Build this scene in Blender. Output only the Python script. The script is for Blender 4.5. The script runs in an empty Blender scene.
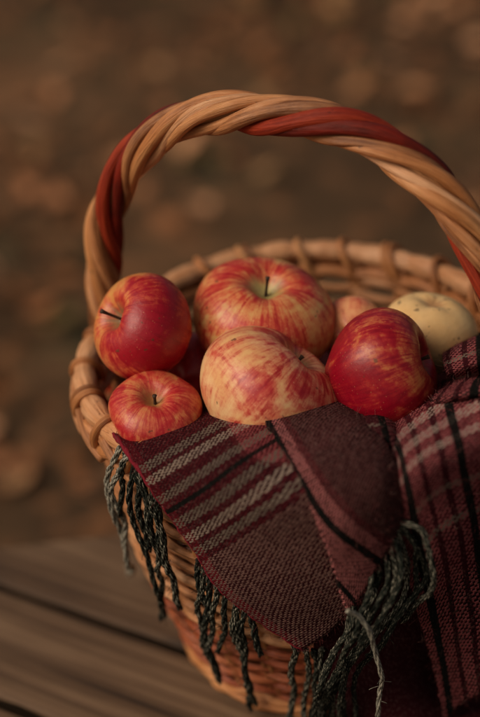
import bpy, math, random
import numpy as np
from mathutils import Vector, Matrix

random.seed(7)
rng = np.random.default_rng(11)
sc = bpy.context.scene

# ------------------------------------------------------------------ camera
EL, ROLL, LENS, TX, TZ, DIST = 0.5298, -0.1099, 78.09, -0.0346, 0.1927, 0.9511
dv = np.array([0, math.cos(EL), -math.sin(EL)])
CP = np.array([TX, 0, TZ]) - dv * DIST
r0 = np.array([1.0, 0, 0]); u0 = np.cross(r0, dv)
CR = math.cos(ROLL) * r0 + math.sin(ROLL) * u0
CU = -math.sin(ROLL) * r0 + math.cos(ROLL) * u0
cam = bpy.data.cameras.new('camera'); camo = bpy.data.objects.new('camera', cam)
sc.collection.objects.link(camo)
M = Matrix.Identity(4)
for i in range(3):
    M[i][0] = CR[i]; M[i][1] = CU[i]; M[i][2] = -dv[i]; M[i][3] = CP[i]
camo.matrix_world = M
cam.sensor_fit = 'HORIZONTAL'; cam.sensor_width = 24; cam.lens = LENS
cam.clip_start = 0.05; cam.clip_end = 200
cam.dof.use_dof = True; cam.dof.focus_distance = 0.882; cam.dof.aperture_fstop = 2.7
sc.camera = camo

# ------------------------------------------------------------------ light
SUN_EL, SUN_AZ = 44, 204      # azimuth in degrees, where the sun stands
w = bpy.data.worlds.new('World'); sc.world = w; w.use_nodes = True
nt = w.node_tree
sky = nt.nodes.new('ShaderNodeTexSky'); sky.sky_type = 'NISHITA'; sky.sun_disc = False
sky.sun_elevation = math.radians(SUN_EL); sky.sun_rotation = math.radians(90 - SUN_AZ)
sky.dust_density = 6; sky.air_density = 1.0; sky.ozone_density = 0.3
tint = nt.nodes.new('ShaderNodeMix'); tint.data_type = 'RGBA'; tint.blend_type = 'MULTIPLY'; tint.inputs[0].default_value = 1
tint.inputs[7].default_value = (1, 0.87, 0.70, 1)      # warm tint added to the sky light to offset its blue
nt.links.new(sky.outputs[0], tint.inputs[6]); nt.links.new(tint.outputs[2], nt.nodes['Background'].inputs[0])
nt.nodes['Background'].inputs[1].default_value = 0.06
sun = bpy.data.lights.new('sun', 'SUN'); sun.energy = 1.5; sun.angle = math.radians(34)
sun.color = (1, 0.89, 0.75)
so = bpy.data.objects.new('sun', sun); sc.collection.objects.link(so)
sd = Vector((math.cos(math.radians(SUN_AZ)) * math.cos(math.radians(SUN_EL)),
             math.sin(math.radians(SUN_AZ)) * math.cos(math.radians(SUN_EL)), math.sin(math.radians(SUN_EL))))
so.rotation_euler = sd.to_track_quat('Z', 'Y').to_euler()
sc.view_settings.view_transform = 'Standard'; sc.view_settings.look = 'None'
sc.view_settings.exposure = 0.05; sc.view_settings.gamma = 1.0

# ------------------------------------------------------------------ helpers
def ray(x, y):
    s = 480 * LENS / 24
    return dv + CR * (x - 240) / s - CU * (y - 358.5) / s
def atz(x, y, z):
    v = ray(x, y); return CP + v * (z - CP[2]) / v[2]

ZB = -0.016                                    # level of the deck and the basket's foot
RR, RB, H, OV = 0.1341, 0.0895, 0.187, 1.06     # rim radius, base radius, rim height, ovality
def wall_r(z):
    t = np.clip(z / H, -0.2, 1.3)
    return RB + (RR - 0.004 - RB) * t + 0.0065 * np.sin(np.pi * np.clip(t, 0, 1))
def squash(th, z):
    """the hand-made basket is pressed in a little at its front left"""
    d = (np.asarray(th) - math.radians(232) + math.pi) % (2 * math.pi) - math.pi
    return 1 - (0.085 * np.exp(-(d / 0.62) ** 2) + 0.02 * np.exp(-((d + 0.9) / 0.6) ** 2)) * np.clip(np.asarray(z) / H, 0, 1) ** 1.5
def sdf(p):
    rho = math.hypot(p[0], p[1] / OV) / float(squash(math.atan2(p[1] / OV, p[0]), p[2]))
    a = p[2] - (H - 0.004)
    b = (rho - float(wall_r(min(p[2], H)))) * 0.96
    k = 0.022
    h = max(k - abs(a - b), 0) / k
    return max(a, b) + h * h * k * 0.25
def hit(x, y, off):
    v = ray(x, y); n = np.linalg.norm(v); v = v / n
    t = 0.5
    for _ in range(300):
        q = CP + v * t; d = min(sdf(q) - off, q[2] - ZB - 0.006)
        if abs(d) < 2e-5: break
        t += d * 0.8
        if t > 1.25: break
    return CP + v * t

def link(name, me, mat, parent=None):
    o = bpy.data.objects.new(name, me); sc.collection.objects.link(o)
    if mat: me.materials.append(mat)
    if parent: o.parent = parent
    return o
def tag(o, label=None, cat=None, group=None, kind=None):
    if label: o['label'] = label
    if cat: o['category'] = cat
    if group: o['group'] = group
    if kind: o['kind'] = kind
    return o
def thing(name, loc, label, cat, group=None):
    o = bpy.data.objects.new(name, None); sc.collection.objects.link(o)
    o.location = loc; o.empty_display_size = 0.02
    return tag(o, label, cat, group)

class MB:
    """collects geometry with per-corner uv and a per-face tint"""
    def __init__(s): s.v = []; s.f = []; s.uv = []; s.t = []; s.n = 0
    def add(s, verts, faces, uvs, tint):
        s.v.append(np.asarray(verts, float)); s.f += [tuple(i + s.n for i in f) for f in faces]
        s.uv += list(uvs); s.t += [tint] * len(faces); s.n += len(verts)
    def tube(s, pts, rad, k=8, closed=False, tint=None, flat=None, twist=0.0, lobes=0, lobe=0.0):
        pts = np.asarray(pts, float); n = len(pts)
        rad = np.broadcast_to(np.asarray(rad, float), (n,))
        if closed: tan = np.roll(pts, -1, 0) - np.roll(pts, 1, 0)
        else: tan = np.gradient(pts, axis=0)
        tan /= np.linalg.norm(tan, axis=1)[:, None] + 1e-12
        a = np.array([0, 0, 1.0]) if abs(tan[0][2]) < 0.9 else np.array([1.0, 0, 0])
        nn = a - tan[0] * (a @ tan[0]); nn /= np.linalg.norm(nn)
        N = [nn]
        for i in range(1, n):
            nn = N[-1] - tan[i] * (N[-1] @ tan[i]); nn /= np.linalg.norm(nn) + 1e-12; N.append(nn)
        N = np.array(N); B = np.cross(tan, N)
        L = np.concatenate([[0], np.cumsum(np.linalg.norm(np.diff(pts, axis=0), axis=1))])
        an = np.arange(k) / k * 2 * np.pi
        A = an[None, :] + (L * twist)[:, None]
        rr = rad[:, None] * (1 + lobe * np.cos(lobes * an))[None, :]
        V = pts[:, None, :] + rr[:, :, None] * (np.cos(A)[:, :, None] * N[:, None, :] + np.sin(A)[:, :, None] * B[:, None, :])
        V = V.reshape(-1, 3); F = []; UV = []
        tint = random.random() if tint is None else tint
        off = random.random() * 5
        m = n if closed else n - 1
        for i in range(m):
            j = (i + 1) % n
            La = L[i] + off; Lb = (L[i + 1] if i + 1 < n else L[-1] + np.linalg.norm(pts[0] - pts[-1])) + off
            for q in range(k):
                q2 = (q + 1) % k
                F.append((i * k + q, i * k + q2, j * k + q2, j * k + q))
                UV += [(La, q / k), (La, (q + 1) / k), (Lb, (q + 1) / k), (Lb, q / k)]
        if not closed:
            F.append(tuple(range(k))[::-1]); UV += [(off, 0.5)] * k
            F.append(tuple((n - 1) * k + q for q in range(k))); UV += [(off, 0.5)] * k
        s.add(V, F, UV, tint)
    def mesh(s, name):
        me = bpy.data.meshes.new(name)
        me.from_pydata(np.concatenate(s.v).tolist(), [], s.f)
        ul = me.uv_layers.new(name='UVMap'); ul.data.foreach_set('uv', np.array(s.uv, 'f').ravel())
        at = me.attributes.new('tint', 'FLOAT', 'FACE'); at.data.foreach_set('value', np.array(s.t, 'f'))
        me.polygons.foreach_set('use_smooth', [True] * len(me.polygons)); me.update()
        return me
    def build(s, name, mat, parent=None): return link(name, s.mesh(name), mat, parent)

# -------- node helpers
class NT:
    def __init__(s, name, rough=0.6, spec=0.5):
        s.m = bpy.data.materials.new(name); s.m.use_nodes = True
        s.t = s.m.node_tree; s.b = s.t.nodes['Principled BSDF']
        s.b.inputs['Roughness'].default_value = rough; s.b.inputs['Specular IOR Level'].default_value = spec
    def n(s, typ, **kw):
        x = s.t.nodes.new(typ)
        for k, v in kw.items(): setattr(x, k, v)
        return x
    def set(s, sock, v):
        if isinstance(v, bpy.types.NodeSocket): s.t.links.new(v, sock)
        elif v is not None: sock.default_value = v
    def math(s, op, a, b=None, c=None, clamp=False):
        x = s.n('ShaderNodeMath', operation=op); x.use_clamp = clamp
        for i, v in enumerate((a, b, c)):
            if v is not None: s.set(x.inputs[i], v)
        return x.outputs[0]
    def vmath(s, op, a, b=None, out=0):
        x = s.n('ShaderNodeVectorMath', operation=op); s.set(x.inputs[0], a)
        if b is not None: s.set(x.inputs[1] if op != 'SCALE' else x.inputs['Scale'], b)
        return x.outputs[out]
    def comb(s, a, b, c=0.0):
        x = s.n('ShaderNodeCombineXYZ')
        for i, v in enumerate((a, b, c)): s.set(x.inputs[i], v)
        return x.outputs[0]
    def sep(s, v):
        x = s.n('ShaderNodeSeparateXYZ'); s.set(x.inputs[0], v); return x.outputs
    def noise(s, vec, scale, detail=4, rough=0.55, dist=0.0, dims='3D'):
        x = s.n('ShaderNodeTexNoise', noise_dimensions=dims)
        if vec is not None: s.set(x.inputs['Vector'], vec)
        x.inputs['Scale'].default_value = scale; x.inputs['Detail'].default_value = detail
        x.inputs['Roughness'].default_value = rough; x.inputs['Distortion'].default_value = dist
        return x.outputs[0]
    def ramp(s, fac, stops, interp='LINEAR'):
        x = s.n('ShaderNodeValToRGB'); cr = x.color_ramp; cr.interpolation = interp
        while len(cr.elements) < len(stops): cr.elements.new(0.5)
        for e, (p, c) in zip(cr.elements, stops):
            e.position = p; e.color = (c, c, c, 1) if isinstance(c, (int, float)) else (*c, 1)
        s.set(x.inputs[0], fac); return x.outputs[0]
    def mix(s, f, a, b, mode='MIX'):
        x = s.n('ShaderNodeMix', data_type='RGBA', blend_type=mode)
        s.set(x.inputs[0], f); s.set(x.inputs[6], (*a, 1) if isinstance(a, tuple) else a)
        s.set(x.inputs[7], (*b, 1) if isinstance(b, tuple) else b); return x.outputs[2]
    def sstep(s, v, a, b):
        x = s.n('ShaderNodeMapRange', interpolation_type='SMOOTHSTEP'); s.set(x.inputs[0], v)
        x.inputs[1].default_value = a; x.inputs[2].default_value = b; return x.outputs[0]
    def coord(s, which): return s.n('ShaderNodeTexCoord').outputs[which]
    def attr(s, name): return s.n('ShaderNodeAttribute', attribute_name=name).outputs['Fac']
    def bump(s, h, strength, dist):
        x = s.n('ShaderNodeBump'); s.set(x.inputs['Height'], h)
        x.inputs['Strength'].default_value = strength; x.inputs['Distance'].default_value = dist
        s.t.links.new(x.outputs[0], s.b.inputs['Normal'])
    def color(s, c): s.set(s.b.inputs['Base Color'], c)

def willow(name, cols, rough=0.42, grain=1.0):
    """cols: dark, mid, light of the bark"""
    t = NT(name, rough)
    uv = t.sep(t.coord('UV'))
    v = t.comb(t.math('MULTIPLY', uv[0], 14), t.math('MULTIPLY', uv[1], 5), t.math('MULTIPLY', t.attr('tint'), 37))
    n1 = t.noise(v, 1.6, 6, 0.6)
    obj = t.coord('Object')
    n2 = t.noise(obj, 38, 4, 0.6)
    f = t.math('ADD', t.math('MULTIPLY', n1, 0.55), t.math('MULTIPLY', n2, 0.35))
    f = t.math('ADD', f, t.math('MULTIPLY', t.attr('tint'), 0.30))
    f = t.math('SUBTRACT', f, 0.10)
    c = t.ramp(f, [(0.28, cols[0]), (0.48, cols[1]), (0.70, cols[2])])
    vs = t.comb(t.math('MULTIPLY', uv[0], 24), t.math('MULTIPLY', uv[1], 16), t.math('MULTIPLY', t.attr('tint'), 71))
    fs = t.noise(vs, 1.0, 5, 0.65)
    c = t.mix(t.math('MULTIPLY', t.sstep(fs, 0.48, 0.68), 0.55), c, tuple(x * 0.55 for x in cols[1]))
    c = t.mix(t.math('MULTIPLY', t.sstep(fs, 0.46, 0.30), 0.35), c, cols[2])
    # small dark nicks and knots
    vk = t.comb(t.math('MULTIPLY', uv[0], 60), t.math('MULTIPLY', uv[1], 5), t.math('MULTIPLY', t.attr('tint'), 91))
    k = t.noise(vk, 1.5, 3, 0.7)
    c = t.mix(t.math('MULTIPLY', t.sstep(k, 0.66, 0.74), 0.75), c, tuple(x * 0.25 for x in cols[0]))
    t.color(c)
    vf = t.comb(t.math('MULTIPLY', uv[0], 60), t.math('MULTIPLY', uv[1], 22), t.attr('tint'))
    t.bump(t.math('ADD', t.noise(vf, 1.0, 4, 0.6), t.math('MULTIPLY', n1, 1.5)), 0.8 * grain, 0.0012)
    return t.m

TAN = willow('tan_willow', ((0.20, 0.066, 0.021), (0.50, 0.195, 0.066), (0.72, 0.36, 0.15)))
TANB = willow('pale_willow', ((0.17, 0.056, 0.018), (0.53, 0.225, 0.088), (0.76, 0.43, 0.235)))
RED = willow('red_willow', ((0.035, 0.005, 0.003), (0.20, 0.014, 0.006), (0.36, 0.042, 0.014)), 0.55)
RED.node_tree.nodes['Principled BSDF'].inputs['Specular IOR Level'].default_value = 0.25
RUST = willow('rust_willow', ((0.11, 0.022, 0.009), (0.33, 0.068, 0.022), (0.47, 0.14, 0.05)), 0.38)

# ------------------------------------------------------------------ ground
def ground():
    t = NT('forest_floor', 0.95, 0.2)
    o = t.coord('Object')
    n = t.noise(o, 1.6, 6, 0.6); n2 = t.noise(o, 14, 5, 0.6)
    c = t.ramp(n, [(0.32, (0.040, 0.024, 0.013)), (0.5, (0.088, 0.050, 0.025)), (0.68, (0.16, 0.085, 0.042))])
    c = t.mix(t.sstep(n2, 0.52, 0.66), c, (0.22, 0.10, 0.045))
    c = t.mix(t.sstep(t.noise(o, 5, 3), 0.57, 0.7), c, (0.045, 0.042, 0.022))
    t.color(c); t.bump(n2, 0.8, 0.02)
    n = 90; S = 14.0; V = []; F = []
    for j in range(n + 1):
        for i in range(n + 1):
            x = (i / n - 0.5) * 2; y = (j / n - 0.5) * 2
            x = S * x * abs(x) ** 1.2; y = 0.8 + S * y * abs(y) ** 1.2
            z = -0.46 + 0.02 * math.sin(x * 3.1 + y) + 0.02 * math.sin(y * 4.3 - x * 1.7) + 0.008 * math.sin(11 * x) * math.sin(9 * y)
            V.append((x, y, z))
    for j in range(n):
        for i in range(n):
            a = j * (n + 1) + i; F.append((a, a + 1, a + n + 2, a + n + 1))
    me = bpy.data.meshes.new('ground'); me.from_pydata(V, [], F)
    me.polygons.foreach_set('use_smooth', [True] * len(F))
    tag(link('ground', me, t.m), kind='structure')
    # fallen leaves
    t = NT('dead_leaf', 0.8, 0.3)
    a = t.attr('tint')
    t.color(t.ramp(a, [(0.0, (0.10, 0.05, 0.025)), (0.35, (0.20, 0.085, 0.032)), (0.6, (0.34, 0.135, 0.055)),
                       (0.8, (0.46, 0.21, 0.10)), (0.88, (0.14, 0.11, 0.04)), (0.92, (0.58, 0.29, 0.15)), (1.0, (0.66, 0.36, 0.20))]))
    mb = MB()
    def leaf(x, y, s, tint):
        rz = random.random() * 6.28; lift = random.uniform(0.01, 0.05)
        P = []
        L = s; Wd = s * random.uniform(0.3, 0.45); curl = random.uniform(-0.2, 0.35) * s
        for q in range(7):
            u = q / 6; ww = Wd * math.sin(math.pi * (u * 0.93 + 0.04)) ** 0.8
            for sg in (-1, 0, 1):
                P.append(((u - 0.5) * L, sg * ww, abs(sg) * curl * 0.6 + curl * (2 * u - 1) ** 2 * 0.6))
        m = Matrix.Rotation(rz, 3, 'Z') @ Matrix.Rotation(random.uniform(-.45, .45), 3, 'X') @ Matrix.Rotation(random.uniform(-.45, .45), 3, 'Y')
        z0 = -0.46 + 0.02 * math.sin(x * 3.1 + y) + 0.02 * math.sin(y * 4.3 - x * 1.7)
        V = [tuple(m @ Vector(p) + Vector((x, y, z0 + lift))) for p in P]
        F = [];
        for q in range(6):
            for c in range(2):
                b = q * 3 + c; F.append((b, b + 1, b + 4, b + 3))
        mb.add(V, F, [(0, 0)] * (4 * len(F)), tint)
    for _ in range(6500):
        x = random.uniform(-2.2, 2.2); y = random.uniform(0.0, 4.6)
        cl = math.sin(x * 4.1 + 1) * math.sin(y * 3.3 + x) + random.uniform(-0.9, 0.9)
        if cl < 0.05: continue
        leaf(x, y, random.uniform(0.025, 0.055), random.random() ** 1.5 * 0.75)
    for _ in range(300):
        x = random.uniform(-1.2, 1.3); y = random.uniform(0.3, 3.6)
        leaf(x, y, random.uniform(0.035, 0.07), random.uniform(0.78, 1.0))
    tag(mb.build('fallen_leaves', t.m), 'brown and orange dead leaves lying thick on the ground behind the basket', 'leaves', kind='stuff')
ground()

# ------------------------------------------------------------------ deck of boards
def deck():
    t = NT('weathered_boards', 0.72, 0.35)
    uv = t.sep(t.coord('UV')); ti = t.attr('tint')
    v = t.comb(t.math('MULTIPLY', uv[0], 2.6), t.math('MULTIPLY', uv[1], 95), t.math('MULTIPLY', ti, 50))
    g = t.noise(v, 1.0, 7, 0.62, 0.4)
    v2 = t.comb(t.math('MULTIPLY', uv[0], 5), t.math('MULTIPLY', uv[1], 14), t.math('MULTIPLY', ti, 20))
    g2 = t.noise(v2, 1.0, 4, 0.6)
    f = t.math('ADD', t.math('MULTIPLY', g, 0.7), t.math('MULTIPLY', g2, 0.3))
    c = t.ramp(f, [(0.38, (0.020, 0.011, 0.007)), (0.47, (0.075, 0.043, 0.024)), (0.55, (0.15, 0.093, 0.055)), (0.66, (0.25, 0.165, 0.10))])
    c = t.mix(0.25, c, t.mix(ti, (0.22, 0.12, 0.06), (0.11, 0.06, 0.032)), 'MIX')
    v3 = t.comb(t.math('MULTIPLY', uv[0], 2.2), t.math('MULTIPLY', uv[1], 55), ti)
    c = t.mix(t.math('MULTIPLY', t.sstep(t.noise(v3, 1.0, 2, 0.5), 0.62, 0.68), 0.8), c, (0.022, 0.012, 0.007))
    t.color(c); t.bump(f, 0.9, 0.003)
    ang = math.radians(-35); ax = np.array([math.cos(ang), math.sin(ang)]); ay = np.array([-ax[1], ax[0]])
    mb = MB()
    def board(c0, c1, z, tint):
        # cut by the line y = YE
        YE = 0.122
        us = np.linspace(-0.9, 1.3, 60)
        prof = [(c0, z - 0.03), (c0 + 0.0008, z - 0.003), (c0 + 0.003, z - 0.0006), (c0 + 0.008, z)]
        mid = [(c0 + (c1 - c0) * q, z + 0.0004 * math.sin(q * 9)) for q in (0.25, 0.4, 0.5, 0.6, 0.75)]
        prof = prof + mid + [(c1 - 0.008, z), (c1 - 0.003, z - 0.0006), (c1 - 0.0008, z - 0.003), (c1, z - 0.03)]
        # start point of each profile line
        V = []; F = []; UV = []
        k = len(prof)
        for a, zz in prof:
            # along ax: y = u*ax_y + a*ay_y  <= YE  ->  u >= (a*ay_y - YE)/(-ax_y)
            us0 = (a * ay[1] - YE) / (-ax[1]) + 0.0015 * math.sin(a * 900)
            for q in range(40):
                u = us0 + (q / 39) ** 1.5 * 1.9
                p = u * ax + a * ay
                V.append((p[0], p[1], zz))
        for i in range(k - 1):
            for q in range(39):
                ids = (i * 40 + q, i * 40 + q + 1, (i + 1) * 40 + q + 1, (i + 1) * 40 + q)
                F.append(ids)
                for d in ids:
                    pp = np.array(V[d][:2]); UV.append((pp @ ax, pp @ ay))
        F.append(tuple(i * 40 for i in range(k))); UV += [(0, prof[i][0]) for i in range(k)]
        mb.add(V, F, UV, tint)
    # gap between boards passes (0,583)-(155,635) in the photo; boards about 95 mm wide
    g0 = atz(0, 583, ZB)[:2] @ ay
    wd = 0.094
    for k in range(-9, 5):
        c0 = g0 + k * wd + 0.0032; c1 = g0 + (k + 1) * wd - 0.0032
        board(c0, c1, ZB - 0.001 - 0.0012 * (k % 2 == 0), random.random())
    dk = mb.build('deck', t.m); dk.data.polygons.foreach_set('use_smooth', [False] * len(dk.data.polygons))
    tag(dk, kind='structure')
    # near-black strips added in the joints, standing in for the shade between boards
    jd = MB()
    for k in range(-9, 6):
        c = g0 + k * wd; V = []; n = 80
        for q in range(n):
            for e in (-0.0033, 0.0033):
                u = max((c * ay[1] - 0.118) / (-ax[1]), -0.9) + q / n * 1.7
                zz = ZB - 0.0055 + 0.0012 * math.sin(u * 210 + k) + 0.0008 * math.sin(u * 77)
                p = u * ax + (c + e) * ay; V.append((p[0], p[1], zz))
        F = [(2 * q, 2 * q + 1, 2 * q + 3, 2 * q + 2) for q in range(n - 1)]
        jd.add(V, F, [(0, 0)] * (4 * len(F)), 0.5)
    td = NT('joint_shade', 1.0, 0.05); td.color((0.012, 0.008, 0.005, 1)); tag(jd.build('joint_shade', td.m), kind='structure')
    # bearers underneath
    bm = MB()
    for c in (0.02, -0.55):
        V = [(x, c + dy, z) for x in (-0.8, 1.4) for dy in (0, 0.07) for z in (-0.47, ZB - 0.034)]
        F = [(0, 1, 3, 2), (4, 6, 7, 5), (0, 4, 5, 1), (2, 3, 7, 6), (0, 2, 6, 4), (1, 5, 7, 3)]
        bm.add(V, F, [(0, 0)] * 24, 0.5)
    tag(bm.build('deck_support', t.m), kind='structure')
deck()

# ------------------------------------------------------------------ basket
basket = thing('wicker_basket', (0, 0, 0), 'round willow basket of tan and red brown canes with a tall twisted hoop handle', 'basket')
NS = 24
TH = np.linspace(0, 2 * np.pi, 24 * 10, endpoint=False)
def ring_noise(amp, n=5):
    s = np.zeros_like(TH)
    for k in range(1, n + 1): s += rng.normal() * np.cos(k * TH + rng.uniform(0, 6.28)) / k ** 0.5
    return s * amp
def weave():
    zs = np.arange(ZB + 0.010, H - 0.008, 0.0062)
    parts = {}
    for i, z in enumerate(zs):
        mb_name = 'upper_weave' if z > 0.060 else ('red_band' if z > ZB + 0.012 else 'base_border')
        mb = parts.setdefault(mb_name, MB())
        ph = (i % 2) * math.pi
        zz = z + ring_noise(0.0005) + 0.0013 * np.cos(NS / 2 * TH + ph + 0.8)
        r = wall_r(zz) + 0.0028 * np.cos(NS / 2 * TH + ph) + ring_noise(0.0003)
        r = r * squash(TH, zz)
        P = np.stack([r * np.cos(TH), OV * r * np.sin(TH), zz], -1)
        mb.tube(P, 0.00275 * (1 + 0.16 * np.cos(3 * TH + rng.uniform(0, 6)) + rng.normal() * 0.05), 7, True)
    parts['upper_weave'].build('upper_weave', TANB, basket)
    parts['red_band'].build('red_band', RUST, basket)
    mb = parts['base_border']
    for k, (zz, dr, rad) in enumerate([(ZB + 0.005, -0.001, 0.0042), (ZB + 0.0115, 0.0, 0.0036)]):
        P = np.stack([(RB + dr + 0.0015 * np.cos(18 * TH + k * 3.14)) * np.cos(TH), OV * (RB + dr + 0.0015 * np.cos(18 * TH + k * 3.14)) * np.sin(TH), zz + 0.0012 * np.sin(18 * TH + k * 3.14)], -1)
        mb.tube(P, rad, 9, True)
    mb.build('base_border', TAN, basket)
    # floor of the basket
    fl = MB()
    for k in range(14):
        r = 0.008 + k * 0.0064
        P = np.stack([r * np.cos(TH[::4]), OV * r * np.sin(TH[::4]), ZB + 0.008 + 0.0015 * np.cos(6 * TH[::4] + k * 3.14)], -1)
        fl.tube(P, 0.0034, 6, True)
    fl.build('basket_floor', TAN, basket)
    # stakes
    st = MB()
    for k in range(NS):
        th = (k + 0.5) / NS * 2 * math.pi * 1.0
        for d in (-0.017, 0.017):
            z = np.linspace(ZB + 0.004, H - 0.004, 22)
            r = wall_r(z); a = th + d * (0.11 / r); r = r * squash(a, z)
            st.tube(np.stack([r * np.cos(a), OV * r * np.sin(a), z], -1), 0.0021, 6)
    st.build('stakes', TAN, basket)
weave()

def rim():
    t = np.linspace(0, 2 * np.pi, 480, endpoint=False)
    def ell(r, z):
        r = r * squash(t, z)
        return np.stack([r * np.cos(t), OV * r * np.sin(t), z + 0 * t], -1)
    mb = MB()
    kn = 0.0006 * np.cos(NS * t) + sum(0.00022 * np.cos(f * t + rng.uniform(0, 6.28)) for f in (7, 13, 31, 47, 71))
    mb.tube(ell(RR + 0.0005 * np.sin(5 * t), H + 0.002 + 0.0008 * np.cos(4 * t)), 0.0069 + kn, 12, True, tint=0.75)
    root = mb.build('rim', TANB, basket)
    m2 = MB()
    m2.tube(ell(RR + 0.0038 + 0.002 * np.cos(NS * t + 1), H - 0.0105 + 0.0025 * np.cos(NS * t)), 0.0042, 8, True, tint=0.5)
    m2.tube(ell(RR - 0.0062, H - 0.010 + 0.001 * np.cos(NS * t)), 0.0042, 8, True, tint=0.3)
    m2.build('rim_cane', TAN, root)
    for k in range(NS):
        th = (k + 0.5) / NS * 2 * math.pi + random.uniform(-.02, .02)
        b = MB()
        for rep in range(2 if k % 3 == 0 else 1):
            q = np.linspace(0, 2 * np.pi, 36, endpoint=False)
            cx = RR + 0.0088 * np.cos(q); cz = H - 0.0035 + 0.0138 * np.sin(q)
            slant = 0.05 * np.sin(q) + 0.036 * rep
            a = th + slant; cx = cx * squash(a, H)
            b.tube(np.stack([cx * np.cos(a), OV * cx * np.sin(a), cz], -1), 0.0025 + 0.0003 * np.cos(2 * q), 7, True)
        b.build('binding', TAN, root)
        # diagonal cane running from a binding down to the next one, outside
        s = np.linspace(0, 1, 16); a = th + 0.05 + s * 2 * math.pi / NS * 1.0
        rr = (RR + 0.0066 + 0.0018 * np.sin(np.pi * s)) * squash(a, H); zz = H - 0.002 - 0.016 * s
        d = MB(); d.tube(np.stack([rr * np.cos(a), OV * rr * np.sin(a), zz], -1), 0.0029, 7)
        d.build('braid_cane', TANB, root)
rim()

for o in [q for q in bpy.data.objects if q.type == 'MESH' and (q.parent == basket or (q.parent and q.parent.parent == basket))]:
    co = np.empty(len(o.data.vertices) * 3); o.data.vertices.foreach_get('co', co); co = co.reshape(-1, 3)
    th = np.arctan2(co[:, 1], co[:, 0]); d = (th - math.radians(262) + math.pi) % (2 * math.pi) - math.pi
    co[:, 2] -= 0.014 * np.exp(-(d / 0.62) ** 4) * np.clip(co[:, 2] / H, 0, 1.1) ** 3
    o.data.vertices.foreach_set('co', co.ravel()); o.data.update()

PHI, HH, EX = -0.5196, 0.1605, 0.845
def handle():
    t = np.linspace(-0.16, np.pi + 0.16, 900)
    tc = np.clip(t, 0, np.pi)
    hx = -np.sign(np.cos(tc)) * np.abs(np.cos(tc)) ** EX * (RR + 0.0005)
    hz = H + HH * np.sin(tc) ** EX - 0.30 * (np.maximum(-t, 0) + np.maximum(t - np.pi, 0)) - 0.0
    hx = hx * (1 - 0.25 * (np.maximum(-t, 0) + np.maximum(t - np.pi, 0)))
    P = np.stack([hx * math.cos(PHI), hx * math.sin(PHI), hz], -1)
    # resample by arclength
    L = np.concatenate([[0], np.cumsum(np.linalg.norm(np.diff(P, axis=0), axis=1))])
    s = np.linspace(0, L[-1], 420)
    P = np.stack([np.interp(s, L, P[:, i]) for i in range(3)], -1)
    for _ in range(12):
        P[1:-1] = (P[:-2] + 2 * P[1:-1] + P[2:]) / 4
    T = np.gradient(P, axis=0); T /= np.linalg.norm(T, axis=1)[:, None]
    b = np.array([math.sin(PHI), -math.cos(PHI), 0.0])          # towards the camera side
    N = np.cross(b[None, :].repeat(len(T), 0), T)
    up = P - np.array([0, 0, H]); sg = np.sign((N * up).sum(1).mean()); N *= sg
    e = thing('handle', (0, 0, 0), None, None); e.parent = basket
    n = 8
    v = P - CP; zz = v @ dv; px = 240 + 480 * LENS / 24 * (v @ CR) / zz
    sc_ = s[np.argmin(np.abs(px - 312))]
    HA0 = math.pi / 2 + 2 * math.pi * sc_ / HPITCH - math.pi / n + HSHIFT
    RV = [1.22, 1.18, 0.92, 1.1, 0.88, 1.08, 0.95, 1.05]
    core = MB(); core.tube(P, 0.0046, 8); core.build('core_cane', TAN, e)
    for k in range(n):
        a0 = HA0 + 2 * math.pi * k / n
        wob = 0.26 * np.sin(s * 31 + k * 2.1) + 0.08 * np.sin(s * 83 + k)
        a = a0 - 2 * math.pi * s / HPITCH + wob
        rc = 0.0081 + 0.0006 * np.sin(s * 47 + k * 3)
        Q = P + rc[:, None] * (np.cos(a)[:, None] * N + np.sin(a)[:, None] * b)
        mb = MB(); mb.tube(Q, (0.0036 + 0.0005 * np.sin(s * 23 + k) + 0.00025 * np.sin(s * 140 + 3 * k)) * RV[k], 12)
        o = mb.build('twisted_cane', RED if k in (0, 1) else (TAN if k in (3, 5) else TANB), e)
        if k in (0, 1): o['label'] = 'dark red cane wound round the tan handle'
HPITCH = 0.155; HSHIFT = 0.0
handle()

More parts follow.
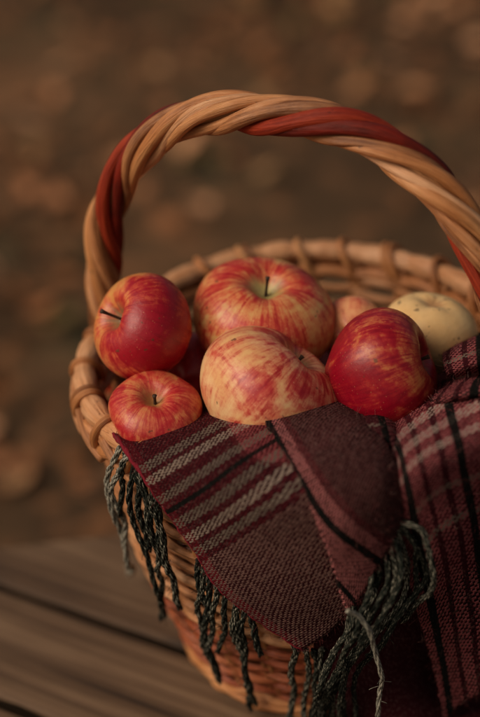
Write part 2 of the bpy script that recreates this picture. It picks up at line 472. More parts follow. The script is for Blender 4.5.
# ------------------------------------------------------------------ apples
def apple_mat(name, base, base2, streak, red, cover, bias=(0, 0, 0), sharp=0.5, cav=(0.30, 0.26, 0.08), seed=0.0, spots=0.4, rough=0.33, scab=0.70):
    t = NT(name, rough, 0.45)
    o = t.coord('Generated')
    p = t.vmath('SUBTRACT', o, (0.5, 0.5, 0.5))
    x, y, z = t.sep(p)
    rho = t.math('SQRT', t.math('ADD', t.math('ADD', t.math('MULTIPLY', x, x), t.math('MULTIPLY', y, y)), 1e-5))
    ux = t.math('DIVIDE', x, rho); uy = t.math('DIVIDE', y, rho)
    wob = t.noise(t.vmath('ADD', p, (seed, 1, 2)), 5, 3)
    def st(S, zl, sc_, det):
        v = t.comb(t.math('MULTIPLY', ux, S), t.math('MULTIPLY', uy, S), t.math('ADD', t.math('MULTIPLY', z, zl), t.math('ADD', seed, t.math('MULTIPLY', wob, 0.9))))
        return t.noise(v, sc_, det, 0.65)
    s1 = st(3.2, 1.2, 1.5, 5); s2 = st(9, 3.2, 1.6, 5)
    big = t.noise(t.vmath('ADD', p, (seed * 3, seed, 0)), 3.4, 5, 0.6, 0.6)
    mott = t.noise(t.vmath('ADD', p, (0, seed, 4)), 17, 6, 0.7)
    bd = t.vmath('DOT_PRODUCT', p, bias, out=1)
    f = t.math('ADD', t.math('MULTIPLY', s1, 0.62), t.math('MULTIPLY', s2, 0.55))
    f = t.math('ADD', f, t.math('MULTIPLY', t.math('ADD', t.math('MULTIPLY', big, 1.45), -0.27), 0.90)); f = t.math('ADD', f, t.math('MULTIPLY', mott, 0.47))
    f = t.math('ADD', f, bd); f = t.math('ADD', f, cover - 1.25)
    c0 = t.mix(t.sstep(t.noise(p, 3.5, 3), 0.35, 0.65), base, base2)
    c = t.mix(t.sstep(f, -0.30, 0.30 * sharp + 0.08), c0, streak)
    c = t.mix(t.sstep(f, -0.04, 0.40), c, red)
    c = t.mix(t.math('MULTIPLY', t.sstep(s2, 0.48, 0.68), t.math('MULTIPLY', t.sstep(f, -0.1, 0.2), 0.6)), c, tuple(q * 0.7 for q in red))
    # stem cavity
    inv = t.math('SUBTRACT', t.math('SQRT', t.math('ADD', t.math('MULTIPLY', x, x), t.math('MULTIPLY', y, y))), t.math('MULTIPLY', t.math('SUBTRACT', s1, 0.5), 0.22))
    top = t.math('MULTIPLY', t.math('SUBTRACT', 1.0, t.sstep(inv, 0.04, 0.16)), t.sstep(z, 0.0, 0.1))
    c = t.mix(t.math('MULTIPLY', top, 0.8), c, cav)
    # lenticels
    v = t.n('ShaderNodeTexVoronoi', feature='F1'); t.set(v.inputs['Vector'], p); v.inputs['Scale'].default_value = 24
    c = t.mix(t.math('MULTIPLY', t.math('SUBTRACT', 1.0, t.sstep(v.outputs['Distance'], 0.05, 0.13)), spots), c, tuple(min(1, q * 1.2 + 0.06) for q in base))
    # bruises and scab flecks
    sb = t.noise(t.vmath('ADD', p, (7, seed, 1)), 11, 2, 0.5)
    c = t.mix(t.math('MULTIPLY', t.sstep(sb, scab, scab + 0.05), 0.7), c, (0.10, 0.045, 0.02))
    t.color(c)
    t.set(t.b.inputs['Roughness'], t.math('ADD', rough - 0.08, t.math('MULTIPLY', mott, 0.2)))
    t.b.inputs['Subsurface Weight'].default_value = 0.06
    t.b.inputs['Subsurface Radius'].default_value = (0.01, 0.004, 0.002)
    t.b.inputs['Subsurface Scale'].default_value = 0.5
    t.bump(t.math('ADD', t.math('MULTIPLY', mott, 0.5), big), 0.25, 0.002)
    return t.m

STEM = willow('apple_stem', ((0.025, 0.012, 0.006), (0.06, 0.03, 0.014), (0.11, 0.06, 0.025)), 0.7)

def apple(px, py, rp, z, axis, spin, mat, label, squash=0.88, stem=0.013, lobe=0.02, seed=1, stem_tilt=(0, 0), deep=1.0):
    """axis: stem direction given as (right, up, toward camera)"""
    c = atz(px, py, z); dist = (c - CP) @ dv
    R = rp / (480 * LENS / 24) * dist
    A = CR * axis[0] + CU * axis[1] - dv * axis[2]; A = Vector(A).normalized()
    q = A.to_track_quat('Z', 'Y')
    o = thing('apple', Vector(c), label, 'apple', 'apples heaped in the basket')
    o.rotation_mode = 'QUATERNION'; o.rotation_quaternion = q @ Matrix.Rotation(spin, 3, 'Z').to_quaternion()
    r_ = random.Random(seed); ph = [r_.uniform(0, 6.28) for _ in range(6)]
    nu, nv = 72, 56; V = []; F = []
    for j in range(nv + 1):
        f = math.pi * j / nv
        for i in range(nu):
            th = 2 * math.pi * i / nu
            s = math.sin(f) * (1 + 0.10 * math.cos(f))
            lob = 1 + lobe * math.cos(5 * th + ph[0]) * (0.35 + 0.65 * (1 - math.cos(f)) / 2) + 0.018 * math.cos(2 * th + ph[1]) + 0.012 * math.cos(3 * th + ph[2]) * math.cos(f * 1.5 + ph[3])
            rho = s * lob
            zz = squash * math.cos(f)
            zz += 0.05 * math.cos(th + ph[4]) * math.sin(f)
            if f < math.pi / 2: zz -= deep * (0.34 * math.exp(-(s / 0.26) ** 2) + 0.10 * math.exp(-(s / 0.5) ** 2)) - 0.02 * math.cos(4 * th + ph[5]) * math.exp(-((s - 0.35) / 0.2) ** 2)
            else: zz += 0.20 * math.exp(-(s / 0.24) ** 2) + 0.05 * math.cos(5 * th + ph[0]) * math.exp(-((s - 0.35) / 0.2) ** 2)
            V.append((R * rho * math.cos(th), R * rho * math.sin(th), R * zz))
    for j in range(nv):
        for i in range(nu):
            a = j * nu + i; b = j * nu + (i + 1) % nu
            F.append((a, a + nu, b + nu, b))
    me = bpy.data.meshes.new('skin'); me.from_pydata(V, [], F); me.polygons.foreach_set('use_smooth', [True] * len(F))
    link('skin', me, mat, o)
    zt = R * (squash - 0.44 * deep)
    if stem:
        s = np.linspace(0, 1, 10)
        P = np.stack([stem_tilt[0] * stem * s ** 1.5, stem_tilt[1] * stem * s ** 1.5, zt - 0.002 + (stem + 0.002) * s], -1)
        mb = MB(); mb.tube(P, 0.0008 + 0.0007 * s ** 6 + 0.0006 * (1 - s) ** 4, 7); mb.build('stem', STEM, o)
    cx = MB(); zb = -R * (squash - 0.20)
    for k in range(5):
        a = 2 * math.pi * k / 5 + ph[0]
        s = np.linspace(0, 1, 6)
        P = np.stack([np.cos(a) * (0.0018 + 0.002 * np.sin(3 * s)), np.sin(a) * (0.0018 + 0.002 * np.sin(3 * s)), zb + 0.001 - 0.005 * s], -1)
        cx.tube(P, 0.0013 * (1 - 0.7 * s), 5)
    cx.build('calyx', STEM, o)
    return o

YEL = (0.74, 0.43, 0.15); CRM = (0.80, 0.52, 0.27); ORA = (0.62, 0.095, 0.045); RDD = (0.36, 0.005, 0.018); PNK = (0.62, 0.10, 0.065)
apple(144, 328, 53, .228, (-0.70, 0.28, 0.50), 0.5, apple_mat('skin_red_orange', (0.66, 0.33, 0.09), (0.62, 0.27, 0.08), ORA, RDD, 0.03, (0.9, -0.2, 0.1), seed=1.3, cav=(0.22, 0.17, 0.07)),
      'red apple streaked orange at the far left, its stem pointing up left beside the handle', stem=0.017, seed=3)
apple(263, 321, 70, .213, (0.06, 0.62, 0.52), 1.9, apple_mat('skin_yellow_red', YEL, (0.64, 0.42, 0.16), ORA, (0.44, 0.014, 0.022), 0.03, (0.0, 0.0, 0.15), seed=4.1, cav=(0.42, 0.42, 0.16)),
      'large yellow apple with red streaks and a short dark stem in a green hollow', squash=0.80, stem=0.014, seed=8, deep=0.8)
apple(270, 394, 75, .198, (0.56, 0.66, 0.16), 0.3, apple_mat('skin_cream_red', CRM, (0.76, 0.44, 0.19), PNK, (0.42, 0.012, 0.022), -0.06, (-0.1, 0.1, 0.25), seed=7.7, cav=(0.35, 0.25, 0.09)),
      'pale cream apple flecked with red, frontmost, resting against the scarf', squash=0.80, stem=0.008, seed=21, deep=0.7)
apple(156, 413, 47, .197, (-0.02, 0.68, 0.70), 0.9, apple_mat('skin_orange_red', (0.66, 0.33, 0.11), (0.62, 0.26, 0.09), (0.60, 0.10, 0.055), (0.44, 0.014, 0.022), 0.16, (0, 0, 0), seed=2.2, cav=(0.50, 0.27, 0.09)),
      'small orange red apple low at the left, half under the scarf, hollow towards the viewer', squash=0.68, stem=0.007, seed=5, lobe=0.045, deep=0.9)
apple(382, 373, 62, .205, (0.88, 0.32, 0.30), 2.2, apple_mat('skin_crimson', (0.60, 0.27, 0.08), (0.58, 0.22, 0.07), (0.42, 0.022, 0.022), (0.27, 0.002, 0.014), 0.34, (-0.2, 0.2, -0.4), seed=5.5, cav=(0.34, 0.25, 0.06)),
      'deep crimson apple on the right with its hollow and stem turned right', squash=0.92, stem=0.012, seed=31, lobe=0.04, deep=1.0)
apple(353, 331, 34, .199, (0.1, 0.2, -0.7), 0.0, apple_mat('skin_peach', (0.80, 0.40, 0.19), (0.76, 0.34, 0.15), (0.70, 0.20, 0.10), (0.58, 0.08, 0.05), 0.02, seed=9.5),
      'small peach pink apple peeping out behind the crimson apple', stem=0.0, seed=12)
apple(428, 334, 48, .197, (0.05, 0.72, 0.42), 1.2, apple_mat('skin_pale_yellow', (0.84, 0.56, 0.26), (0.78, 0.49, 0.21), (0.52, 0.30, 0.13), (0.36, 0.14, 0.06), -0.40, seed=6.1, spots=0.15, scab=0.645, cav=(0.42, 0.20, 0.08)),
      'pale yellow apple with brown specks at the right under the back rim', squash=0.84, stem=0.0, seed=17, deep=0.35)
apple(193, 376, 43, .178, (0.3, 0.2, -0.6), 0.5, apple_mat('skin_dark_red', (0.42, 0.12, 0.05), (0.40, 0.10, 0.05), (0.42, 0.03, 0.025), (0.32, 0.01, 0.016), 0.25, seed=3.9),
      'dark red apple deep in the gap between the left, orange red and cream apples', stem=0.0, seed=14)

# ------------------------------------------------------------------ scarf
def plaid(name, warp, weft, span=0.16, cell=0.00080, tw=5.0, dim=1.0, cov=2.0):
    t = NT(name, 0.95, 0.06)
    u, v, _ = t.sep(t.coord('UV'))
    ob = t.coord('Object')
    wv = t.math('MULTIPLY', t.math('SUBTRACT', t.noise(ob, 170, 2), 0.5), 0.0006)
    u2 = t.math('ADD', u, wv); v2 = t.math('ADD', v, wv)
    U = t.math('DIVIDE', u2, cell); V = t.math('DIVIDE', v2, cell)
    iu = t.math('FLOOR', U); iv = t.math('FLOOR', V)
    k = t.math('FLOORED_MODULO', t.math('ADD', iu, t.math('MULTIPLY', iv, 2.0)), tw)
    m = t.math('LESS_THAN', t.math('ADD', k, t.math('MULTIPLY', t.math('SUBTRACT', t.noise(t.comb(iu, iv, 0.0), 0.7, 1), 0.5), 2.5)), cov)                    # weft on top
    def stripes(c, stops):
        f = t.math('DIVIDE', c, span)
        S = []
        for p, col in stops: S.append((min(1, p / span), tuple(q * dim for q in col)))
        return t.ramp(f, S, 'CONSTANT')
    cu = stripes(t.math('MULTIPLY', iu, cell), warp); cv = stripes(t.math('MULTIPLY', iv, cell), weft)
    c = t.mix(m, cu, cv)
    def lines(c, stops):
        S = [(0.0, 0.0)]
        for i, (p, col) in enumerate(stops):
            S.append((min(1, p / span + 1e-4), 1.0 if col is BLK else 0.0))
        return t.ramp(t.math('DIVIDE', c, span), S, 'CONSTANT')
    bl = t.math('MAXIMUM', lines(u2, warp), lines(v2, weft))
    c = t.mix(t.math('MULTIPLY', bl, 0.9), c, BLK)
    # single yarns differ: heathered wool
    yn = t.n('ShaderNodeTexWhiteNoise', noise_dimensions='3D'); t.set(yn.inputs['Vector'], t.comb(iu, iv, 0.0))
    c = t.mix(t.math('MULTIPLY', yn.outputs[0], 0.55), c, t.mix(1.0, c, (0.42, 0.42, 0.42), 'MULTIPLY'))
    yn2 = t.n('ShaderNodeTexWhiteNoise', noise_dimensions='3D'); t.set(yn2.inputs['Vector'], t.comb(iu, iv, 5.0))
    c = t.mix(t.math('MULTIPLY', t.math('MULTIPLY', t.math('GREATER_THAN', yn2.outputs[0], 0.86), t.math('SUBTRACT', 1.0, bl)), 0.13), c, (0.50, 0.30, 0.27))
    fl = t.noise(t.comb(t.math('MULTIPLY', u, 900), t.math('MULTIPLY', v, 900), 0.0), 1.0, 3, 0.7)
    c = t.mix(t.math('MULTIPLY', t.sstep(fl, 0.60, 0.74), 0.35), c, (0.42, 0.30, 0.26))
    t.color(c)
    fu = t.math('PINGPONG', U, 0.5); fv = t.math('PINGPONG', V, 0.5)
    hu = t.math('SINE', t.math('MULTIPLY', fu, math.pi)); hv = t.math('SINE', t.math('MULTIPLY', fv, math.pi))
    h = t.math('ADD', t.math('MULTIPLY', hu, hv), t.math('MULTIPLY', fl, 0.5))
    t.bump(h, 1.0, 0.0009)
    t.b.inputs['Sheen Weight'].default_value = 0.0; t.b.inputs['Sheen Roughness'].default_value = 0.5
    t.b.inputs['Sheen Tint'].default_value = (0.9, 0.6, 0.55, 1)
    return t.m

MA2 = (0.046, 0.007, 0.011); MAR = (0.070, 0.010, 0.016); DRK = (0.026, 0.007, 0.009); WIN = (0.118, 0.014, 0.020); PIN = (0.42, 0.09, 0.10)
GRY = (0.25, 0.195, 0.155); CRE = (0.48, 0.37, 0.30); BLK = (0.010, 0.012, 0.011); SPK = (0.26, 0.14, 0.12)
RED_E = (0.16, 0.010, 0.018)
PA = plaid('plaid_flap',
    [(0, RED_E), (0.0045, MA2), (0.061, WIN), (0.064, PIN), (0.0875, DRK)],
    [(0, WIN), (0.0245, GRY), (0.0295, WIN), (0.0325, CRE), (0.0375, WIN), (0.0435, GRY), (0.0485, WIN), (0.0520, BLK), (0.0545, WIN),
     (0.0585, GRY), (0.0640, WIN), (0.0685, CRE), (0.0735, WIN), (0.0765, GRY), (0.0815, WIN), (0.085, SPK)])
PI3 = (0.62, 0.21, 0.21)
PB = plaid('plaid_fold',
    [(0, PI3), (0.056, BLK), (0.059, PI3), (0.073, BLK), (0.0755, PI3), (0.0935, BLK), (0.0968, PI3), (0.1035, (0.20, 0.045, 0.05)), (0.107, (0.15, 0.058, 0.055))],
    [(0, (0.040, 0.010, 0.012)), (0.024, (0.060, 0.012, 0.016)), (0.034, (0.035, 0.008, 0.010))], cov=1.9)
CR2 = (0.52, 0.40, 0.34); PI2 = (0.44, 0.115, 0.125)
PC = plaid('plaid_drape',
    [(0, PI2), (0.010, BLK), (0.0145, PI2), (0.022, MAR), (0.026, PI2), (0.034, MAR), (0.037, PI2), (0.042, BLK), (0.0465, PI2), (0.058, MAR), (0.066, BLK), (0.070, PI2), (0.1, WIN)],
    [(0, WIN), (0.006, CR2), (0.011, MAR), (0.017, CR2), (0.0225, WIN), (0.028, CR2), (0.032, MAR), (0.050, GRY), (0.052, MAR), (0.062, GRY), (0.065, MAR), (0.085, DRK)])
TN2 = (0.17, 0.085, 0.06)
PD = plaid('plaid_dark',
    [(0, (0.065, 0.012, 0.016)), (0.04, MAR), (0.045, (0.065, 0.012, 0.016)), (0.1, MAR), (0.104, (0.065, 0.012, 0.016))],
    [(0, (0.030, 0.008, 0.010)), (0.05, TN2), (0.054, MAR), (0.060, TN2), (0.0625, (0.04, 0.009, 0.011)), (0.090, TN2), (0.094, MAR), (0.100, TN2), (0.1025, (0.04, 0.009, 0.011)), (0.13, TN2), (0.134, MAR)])

def catmull(G, sub):
    """G: (n, m, c) control grid -> dense grid"""
    def along(A):
        n = len(A); A = np.concatenate([[2 * A[0] - A[1]], A, [2 * A[-1] - A[-2]]])
        out = []
        for i in range(1, n):
            p0, p1, p2, p3 = A[i - 1], A[i], A[i + 1], A[i + 2]
            for q in range(sub):
                t = q / sub
                out.append(0.5 * ((2 * p1) + (-p0 + p2) * t + (2 * p0 - 5 * p1 + 4 * p2 - p3) * t * t + (-p0 + 3 * p1 - 3 * p2 + p3) * t ** 3))
        out.append(A[n]); return np.array(out)
    G = along(np.asarray(G, float)); G = along(G.transpose(1, 0, 2)).transpose(1, 0, 2)
    return G

scarf = thing('scarf', Vector(atz(300, 500, H)), 'maroon plaid wool scarf with charcoal fringe draped over the front of the basket', 'scarf')
SL = Vector(scarf.location)
SURF = []
def sheet(name, rows, mat, sub=14, folds=0.0, thick=0.0016, seed=0, freq=75):
    """rows of (px, py, off, u, v)"""
    G = []
    for r in rows:
        G.append([np.concatenate([hit(p[0], p[1], p[2]), [p[3], p[4]]]) for p in r])
    D = catmull(G, sub); n, m = D.shape[:2]
    rs = np.random.default_rng(seed)
    P = D[..., :3].copy()
    # uneven edges
    for e in (np.s_[:, 0], np.s_[:, -1]):
        ln = len(P[e]); P[e] += np.cumsum(rs.normal(size=(ln, 3)), 0) * 0.00008 + rs.normal(size=(ln, 3)) * 0.00022
    # gentle cloth unevenness along the surface normal
    gu = np.gradient(P, axis=0); gv = np.gradient(P, axis=1)
    N = np.cross(gu, gv); N /= np.linalg.norm(N, axis=2)[..., None] + 1e-12
    N *= np.sign((N * (CP - P)).sum(2))[..., None]
    d = np.zeros((n, m))
    for _ in range(7):
        k = rs.normal(size=3) * freq; d += np.sin(P @ k + rs.uniform(0, 6.28)) / 7
    P += N * (d * folds)[..., None]
    V = (P - np.array(SL)).reshape(-1, 3); F = []; UV = []
    for i in range(n - 1):
        for j in range(m - 1):
            ids = (i * m + j, i * m + j + 1, (i + 1) * m + j + 1, (i + 1) * m + j); F.append(ids)
            for q in ids: UV.append(tuple(D[q // m, q % m, 3:5]))
    me = bpy.data.meshes.new(name); me.from_pydata(V.tolist(), [], F)
    ul = me.uv_layers.new(name='UVMap'); ul.data.foreach_set('uv', np.array(UV, 'f').ravel())
    me.polygons.foreach_set('use_smooth', [True] * len(F))
    o = link(name, me, mat, scarf)
    SURF.append((P, N, name))
    md = o.modifiers.new('thickness', 'SOLIDIFY'); md.thickness = thick * 1.5; md.offset = 0
    return o, P

def grid(pxrows, offs, uvs):
    rows = []
    for i, r in enumerate(pxrows):
        rows.append([(x, y, offs[i][j] if isinstance(offs[i], (list, tuple)) else offs[i], *uvs(i, j)) for j, (x, y) in enumerate(r)])
    return rows

# dark cloth lying deepest, across the whole front
D_px = [[(270, 432), (330, 425), (390, 428), (440, 430), (500, 425)],
        [(275, 470), (335, 465), (395, 468), (445, 470), (505, 465)],
        [(290, 530), (345, 530), (396, 530), (450, 530), (510, 525)],
        [(302, 590), (352, 595), (403, 600), (455, 600), (515, 595)],
        [(312, 640), (360, 660), (410, 670), (460, 670), (518, 665)],
        [(322, 700), (366, 735), (415, 745), (465, 745), (520, 740)]]
sheet('under_layer', grid(D_px, [0.004, 0.009, 0.009, [0.009, 0.010, 0.008, 0.010, 0.014], [0.010, 0.012, 0.014, 0.020, 0.024], [0.010, 0.016, 0.030, 0.045, 0.05]], lambda i, j: (0.02 + 0.033 * j - 0.012 * i, 0.02 + 0.022 * j * 0.8 + 0.030 * i)), PD, folds=0.0025, seed=4)
# left flap
A_px = [[(104, 425), (140, 404), (178, 384), (213, 366), (240, 352), (262, 340)],
        [(118, 437), (158, 418), (196, 400), (230, 384), (255, 375), (275, 368)],
        [(141, 471), (180, 449), (216, 428), (244, 413), (263, 402), (285, 394)],
        [(168, 510), (206, 487), (240, 464), (268, 446), (287, 434), (305, 424)],
        [(195, 548), (233, 524), (268, 500), (294, 482), (312, 470), (326, 460)],
        [(221, 588), (262, 564), (297, 540), (321, 522), (336, 510), (350, 500)],
        [(258, 620), (296, 600), (324, 580), (344, 563), (356, 552), (366, 542)],
        [(303, 648), (326, 634), (344, 618), (356, 603), (364, 594), (372, 586)]]
A_off = [[0.006, -0.004, -0.012, -0.014, -0.015, -0.015],
         [0.016, 0.007, 0.000, -0.004, -0.004, -0.002],
         [0.0205, 0.019, 0.018, 0.017, 0.017, 0.016],
         [0.0195, 0.022, 0.023, 0.022, 0.020, 0.019], [0.018, 0.020, 0.022, 0.022, 0.022, 0.022], 0.019, 0.017, 0.016]
vA = [-0.004, 0.006, 0.028, 0.0532, 0.078, 0.102, 0.124, 0.142]; uA = [0.0, 0.030, 0.057, 0.078, 0.093, 0.108]
FF, FP = sheet('front_flap', grid(A_px, A_off, lambda i, j: (uA[j] if i < 4 else (0.0, 0.027, 0.046, 0.055, 0.060, 0.064)[j], vA[i])), PA, folds=0.0030, seed=2, freq=42)
# rolled hem down its left edge
hm = MB(); E_ = FP[8:, 0, :]
for k in range(2):
    q = np.arange(len(E_)); a = q * 0.55 + k * math.pi
    hm.tube(E_ + np.stack([np.cos(a), 0 * a, np.sin(a)], -1) * 0.0006 - np.array(SL), 0.0011, 6)
HEM = NT('hem_yarn', 0.9, 0.1); HEM.color(HEM.mix(HEM.noise(HEM.coord('Object'), 600, 3), (0.10, 0.006, 0.012), (0.26, 0.02, 0.035)))
hm.build('hem', HEM.m, scarf)
# folded layer over it
B_px = [[(254, 398), (276, 392), (304, 388), (334, 388), (358, 396)],
        [(264, 420), (284, 415), (309, 408), (336, 407), (362, 416)],
        [(281, 447), (300, 437), (326, 427), (352, 422), (377, 428)],
        [(301, 479), (320, 468), (344, 456), (370, 448), (391, 455)],
        [(323, 530), (340, 514), (360, 498), (381, 486), (399, 486)],
        [(338, 585), (352, 565), (369, 545), (385, 526), (401, 508)],
        [(348, 614), (360, 597), (374, 571), (388, 547), (401, 524)]]
B_off = [[0.0, 0.0, 0.0, 0.0, 0.0], [0.021, 0.021, 0.020, 0.018, 0.013], [0.025, 0.027, 0.027, 0.025, 0.018],
         [0.024, 0.028, 0.029, 0.027, 0.020], [0.0235, 0.027, 0.027, 0.026, 0.020], [0.0225, 0.025, 0.026, 0.025, 0.021], [0.021, 0.023, 0.024, 0.024, 0.021]]
uB0 = [0.0925, 0.094, 0.0955, 0.0955, 0.089, 0.074, 0.066]; uBs = [0.013, 0.013, 0.013, 0.013, 0.0125, 0.0125, 0.0125]
vB = [-0.01, 0.0, 0.018, 0.036, 0.060, 0.084, 0.098]
sheet('folded_layer', grid(B_px, B_off, lambda i, j: (uB0[i] + uBs[i] * j, vB[i] + 0.004 * j)), PB, folds=0.0026, seed=9, freq=50)
# right drape
C_px = [[(374, 462), (382, 425), (405, 398), (438, 384), (470, 378), (510, 372)],
        [(391, 466), (399, 442), (417, 424), (443, 408), (470, 396), (508, 388)],
        [(396, 505), (410, 478), (430, 462), (456, 448), (480, 438), (512, 432)],
        [(405, 560), (424, 530), (444, 512), (468, 500), (490, 492), (518, 486)],
        [(418, 610), (438, 588), (458, 572), (480, 560), (502, 552), (526, 548)],
        [(432, 660), (450, 645), (468, 632), (490, 622), (510, 616), (532, 612)],
        [(444, 720), (460, 705), (478, 695), (498, 688), (518, 684), (540, 680)]]
C_off = [[0.005, -0.002, -0.005, -0.005, -0.005, 0.0], [0.016, 0.022, 0.026, 0.028, 0.028, 0.028], [0.019, 0.029, 0.033, 0.034, 0.034, 0.034],
         [0.017, 0.025, 0.028, 0.028, 0.028, 0.028], [0.017, 0.023, 0.026, 0.028, 0.03, 0.03], [0.022, 0.028, 0.032, 0.036, 0.038, 0.038], [0.034, 0.042, 0.05, 0.055, 0.055, 0.055]]
sheet('draped_layer', grid(C_px, C_off, lambda i, j: (0.0 + 0.0135 * j + 0.0012 * i, -0.012 + 0.024 * i)), PC, folds=0.0036, seed=5, freq=60)
# bunched folds at the right, above the drape
E_px = [[(446, 345), (464, 338), (486, 332), (512, 328)],
        [(443, 358), (462, 350), (486, 344), (512, 340)],
        [(446, 372), (464, 366), (486, 360), (512, 356)],
        [(448, 382), (466, 378), (488, 374), (514, 370)],
        [(440, 392), (458, 386), (484, 382), (512, 380)],
        [(432, 402), (452, 398), (480, 394), (512, 390)],
        [(428, 420), (450, 414), (478, 408), (512, 402)]]
E_off = [0.0, [0.020, 0.034, 0.038, 0.038], [0.022, 0.038, 0.042, 0.042], [0.010, 0.022, 0.026, 0.026], [0.018, 0.032, 0.036, 0.036], [0.022, 0.033, 0.036, 0.036], 0.004]
sheet('bunched_fold', grid(E_px, E_off, lambda i, j: (0.02 + 0.014 * j, 0.036 + 0.0105 * i)), PC, folds=0.001, seed=6)
# small knuckle of cloth between the two layers
F_px = [[(352, 420), (366, 412), (380, 412), (394, 418)],
        [(356, 430), (368, 422), (384, 422), (398, 430)],
        [(362, 442), (374, 436), (388, 438), (402, 448)],
        [(372, 470), (384, 468), (396, 470), (408, 474)]]
sheet('tucked_fold', grid(F_px, [-0.004, [0.012, 0.021, 0.020, 0.01], [0.014, 0.022, 0.022, 0.012], 0.008], lambda i, j: (0.05 + 0.01 * j, 0.05 + 0.01 * i)), PC, folds=0.001, seed=8)

# lining: cloth inside the basket that the apples lie on
def lining():
    mb = MB(); n = 60; V = []; F = []; UV = []
    m = 14
    for j in range(m + 1):
        for i in range(n):
            th = 2 * math.pi * i / n; s = j / m
            r = s * (float(wall_r(0.14)) - 0.008)
            z = 0.105 + 0.045 * s ** 3 + 0.006 * math.sin(3 * th + 7 * s) * s
            V.append((r * math.cos(th), OV * r * math.sin(th), z))
    for j in range(m):
        for i in range(n):
            ids = (j * n + i, j * n + (i + 1) % n, (j + 1) * n + (i + 1) % n, (j + 1) * n + i); F.append(ids)
            UV += [(V[q][0] + 0.3, V[q][1] + 0.3) for q in ids]
    mb.add(np.array(V) - np.array(SL), F, UV, 0.5)
    o = mb.build('lining', PD, scarf)
lining()

# fringe
def yarn_mat(name, dark, light, amount):
    t = NT(name, 0.95, 0.1)
    uv = t.sep(t.coord('UV'))
    v = t.comb(t.math('MULTIPLY', uv[0], 300), t.math('MULTIPLY', uv[1], 7), t.math('MULTIPLY', t.attr('tint'), 60))
    n = t.noise(v, 1.0, 3, 0.6)
    ply = t.math('SINE', t.math('ADD', t.math('MULTIPLY', uv[0], 1500), t.math('MULTIPLY', uv[1], 25.13)))
    c = t.mix(t.sstep(t.math('ADD', t.math('MULTIPLY', n, 1.0), t.math('MULTIPLY', ply, 0.14)), 0.60 - amount, 0.78 - amount), dark, light)
    t.color(c); t.bump(t.math('ADD', t.math('MULTIPLY', ply, 0.4), t.math('MULTIPLY', n, 1.0)), 0.5, 0.0004)
    return t.m
YD = yarn_mat('charcoal_yarn', (0.012, 0.015, 0.012), (0.29, 0.27, 0.21), 0.0)
YG = yarn_mat('grey_yarn', (0.09, 0.085, 0.07), (0.42, 0.40, 0.33), 0.17)
YM = yarn_mat('mixed_yarn', (0.014, 0.016, 0.012), (0.36, 0.34, 0.27), 0.05)

def tassel(path, off, r=0.0019, mat=None, plies=3, off2=None, bulge=0.0):
    """path of photo points laid on the basket at distance off; a tassel of twisted plies"""
    P = np.array([hit(x, y, (off if off2 is None else off + (off2 - off) * i / (len(path) - 1)) + bulge * math.sin(math.pi * i / (len(path) - 1))) for i, (x, y) in enumerate(path)])
    G = catmull(np.stack([P, P], 1), 12)[:, 0, :]
    L = np.concatenate([[0], np.cumsum(np.linalg.norm(np.diff(G, axis=0), axis=1))])
    n = max(30, int(L[-1] / 0.0011)); s = np.linspace(0, L[-1], n)
    G = np.stack([np.interp(s, L, G[:, i]) for i in range(3)], -1)
    wob = np.stack([np.sin(s * rng.uniform(70, 170) + rng.uniform(0, 6)) for _ in range(3)], -1) * 0.0011
    G = G + wob * np.minimum(1, s / 0.01)[:, None]
    T = np.gradient(G, axis=0); T /= np.linalg.norm(T, axis=1)[:, None]
    A = np.cross(T, [0.3, -0.9, 0.2]); A /= np.linalg.norm(A, axis=1)[:, None]; B = np.cross(T, A)
    mb = MB(); tw = 2 * math.pi / rng.uniform(0.026, 0.036); ph = rng.uniform(0, 6.28)
    for k in range(plies):
        a = tw * s + ph + 2 * math.pi * k / plies
        rad = r * 0.56
        Q = G + (A * np.cos(a)[:, None] + B * np.sin(a)[:, None]) * r * 0.55
        prof = rad * (1 + 0.08 * np.sin(s * 300 + k)) * np.where(s > L[-1] - 0.004, 0.8, 1.0)
        mb.tube(Q - np.array(SL), prof, 6)
    # loose fibres at the cut end and along it
    for k in range(10):
        i = int(rng.uniform(0.1, 1.0) ** 0.5 * (n - 2))
        dvec = rng.normal(size=3); dvec /= np.linalg.norm(dvec)
        st = G[i] + dvec * r * 0.8
        ln = rng.uniform(0.002, 0.006); q = np.linspace(0, 1, 5)[:, None]
        F = st + dvec * ln * q + T[i] * ln * q ** 2 * rng.uniform(-.5, 1)
        mb.tube(F - np.array(SL), 0.00016, 3)
    return mb.build('tassel', mat or YD, scarf)

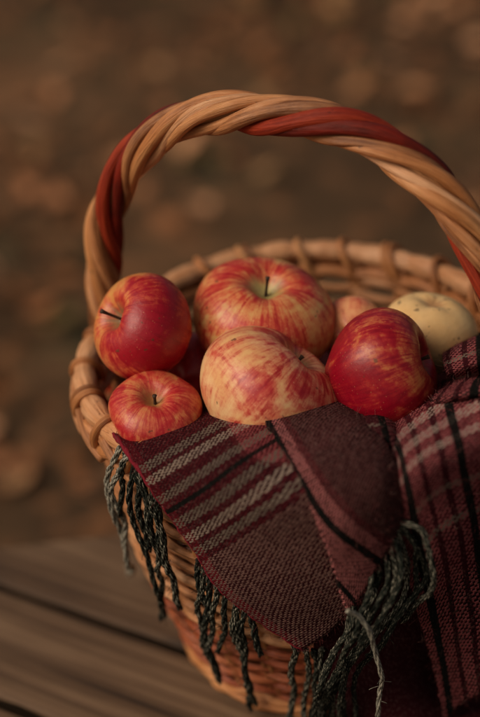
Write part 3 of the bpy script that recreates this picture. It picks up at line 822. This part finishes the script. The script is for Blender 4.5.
JT = lambda: random.uniform(-1, 1)
T1 = [([(121, 447), (107, 472), (112, 503), (119, 532), (130, 566), (131, 572)], YG, .0018),
      ([(128, 456), (112, 480), (115, 500), (122, 520), (127, 545)], YG, .0019),
      ([(134, 462), (131, 498), (134, 528), (150, 565), (159, 594), (162, 619)], YD, .0018),
      ([(142, 472), (146, 510), (153, 536), (159, 568), (163, 616)], YM, .0018),
      ([(152, 484), (155, 512), (166, 556), (174, 590), (182, 609)], YM, .0021),
      ([(136, 476), (145, 495), (150, 520), (157, 548), (168, 575)], YD, .0019),
      ([(138, 464), (139, 500), (143, 530), (150, 552)], YD, .0019),
      ([(158, 494), (158, 520), (162, 545)], YD, .0019),
      ([(126, 452), (121, 488), (122, 515)], YD, .0018)]
for p, m_, r in T1: tassel(p, 0.0170, r, m_, off2=0.0115)
T2 = [([(198, 560), (200, 585), (205, 605)], YD, .0018),
      ([(204, 568), (199, 600), (202, 638), (213, 668), (222, 684)], YM, .0018),
      ([(210, 575), (206, 610), (207, 642), (216, 672), (219, 681)], YD, .0021),
      ([(217, 585), (211, 630), (209, 648)], YM, .0019),
      ([(227, 592), (224, 625), (219, 652)], YD, .0018),
      ([(239, 600), (238, 642), (246, 674), (255, 708)], YM, .0019),
      ([(244, 604), (243, 645), (248, 680), (251, 712)], YD, .0019),
      ([(251, 608), (253, 635), (262, 654)], YD, .0021),
      ([(236, 598), (234, 625), (237, 650)], YM, .0020),
      ([(294, 640), (293, 670), (292, 706), (290, 735)], YM, .0021),
      ([(306, 648), (307, 675), (305, 700), (307, 735)], YM, .0018),
      ([(313, 650), (316, 680), (312, 715), (315, 740)], YD, .0018),
      ([(322, 648), (320, 680), (320, 715), (322, 742)], YM, .0019)]
for p, m_, r in T2: tassel(p, 0.012, r, m_)
T3 = [([(398, 529), (408, 556), (407, 590), (389, 619), (370, 638), (350, 664), (336, 700), (330, 740)], YM, .0018),
      ([(391, 543), (393, 574), (387, 603), (376, 626), (358, 648), (344, 680), (338, 735)], YM, .0018),
      ([(402, 524), (418, 548), (423, 575), (418, 598), (398, 622), (372, 648), (356, 680), (352, 735)], YD, .0018),
      ([(401, 522), (421, 532), (434, 558), (431, 585), (416, 606), (400, 620)], YM, .0020),
      ([(378, 562), (380, 584), (374, 604), (364, 625), (348, 650), (336, 690), (328, 735)], YD, .0019),
      ([(384, 553), (385, 580), (379, 606), (366, 630), (352, 655), (330, 690), (322, 730)], YD, .0019),
      ([(368, 580), (372, 594), (366, 612), (352, 636), (336, 668), (324, 700), (318, 740)], YM, .0018),
      ([(394, 538), (400, 565), (398, 595), (384, 620), (364, 645), (348, 675), (342, 735)], YD, .0019),
      ([(400, 526), (413, 552), (415, 585), (404, 606), (384, 630), (366, 655)], YD, .0018),
            ([(354, 606), (350, 625), (336, 650), (322, 680), (312, 710), (308, 740)], YD, .0018),
      ([(350, 612), (340, 635), (330, 660), (318, 690), (312, 735)], YM, .0018),
      ([(372, 572), (364, 600), (356, 628), (348, 665), (346, 735)], YD, .0018)]
for i_, (p, m_, r) in enumerate(T3): tassel([p[0]] + [(x + 4.5 * JT(), y + 2 * JT()) for x, y in p[1:]], 0.022, r * 0.88, m_, off2=0.020, bulge=(0.002, 0.012, 0.006, 0.016)[i_ % 4])
o = tassel([(347, 610), (361, 619), (373, 637), (380, 674), (379, 700), (381, 740)], 0.040, 0.0014, YG)
o['label'] = 'single pale grey strand hanging in front of the dark fringe'

# ends of the fringe tucked inside the rim at the left
for p in ([(100, 372), (108, 384), (120, 394), (134, 402)], [(97, 380), (106, 392), (116, 402), (124, 412)], [(104, 366), (116, 378), (130, 386)], [(102, 378), (114, 388), (128, 398)]):
    tassel(p, -0.006, 0.0020, YD, off2=-0.014)

# fine wool fibres standing off the cloth
def fuzz():
    rs = np.random.default_rng(3); mb = MB()
    for P, N, name in SURF:
        if name == 'under_layer': continue
        n, m = P.shape[:2]
        cnt = {'front_flap': 2600, 'folded_layer': 1800, 'draped_layer': 2000}.get(name, 500)
        for _ in range(cnt):
            i = rs.integers(8, n); j = rs.integers(0, m)
            if rs.random() < 0.12: j = 0
            if rs.random() < 0.05: i = n - 1
            p = P[i, j] + rs.normal(size=3) * 0.0006; nn = N[i, j]
            d = nn * rs.uniform(0.3, 1) + rs.normal(size=3) * 0.9; d /= np.linalg.norm(d)
            c = rs.normal(size=3) * 0.7; ln = rs.uniform(0.0012, 0.0038); q = np.linspace(0, 1, 4)[:, None]
            mb.tube(p + d * ln * q + c * ln * q ** 2 * 0.7 - np.array(SL), 0.00007, 3, tint=rs.random())
    t = NT('wool_fibre', 0.9, 0.1)
    t.color(t.ramp(t.attr('tint'), [(0, (0.10, 0.02, 0.025)), (0.7, (0.18, 0.05, 0.05)), (1, (0.30, 0.17, 0.15))]))
    o = mb.build('wool_fuzz', t.m, scarf); o['kind'] = 'stuff'
fuzz()
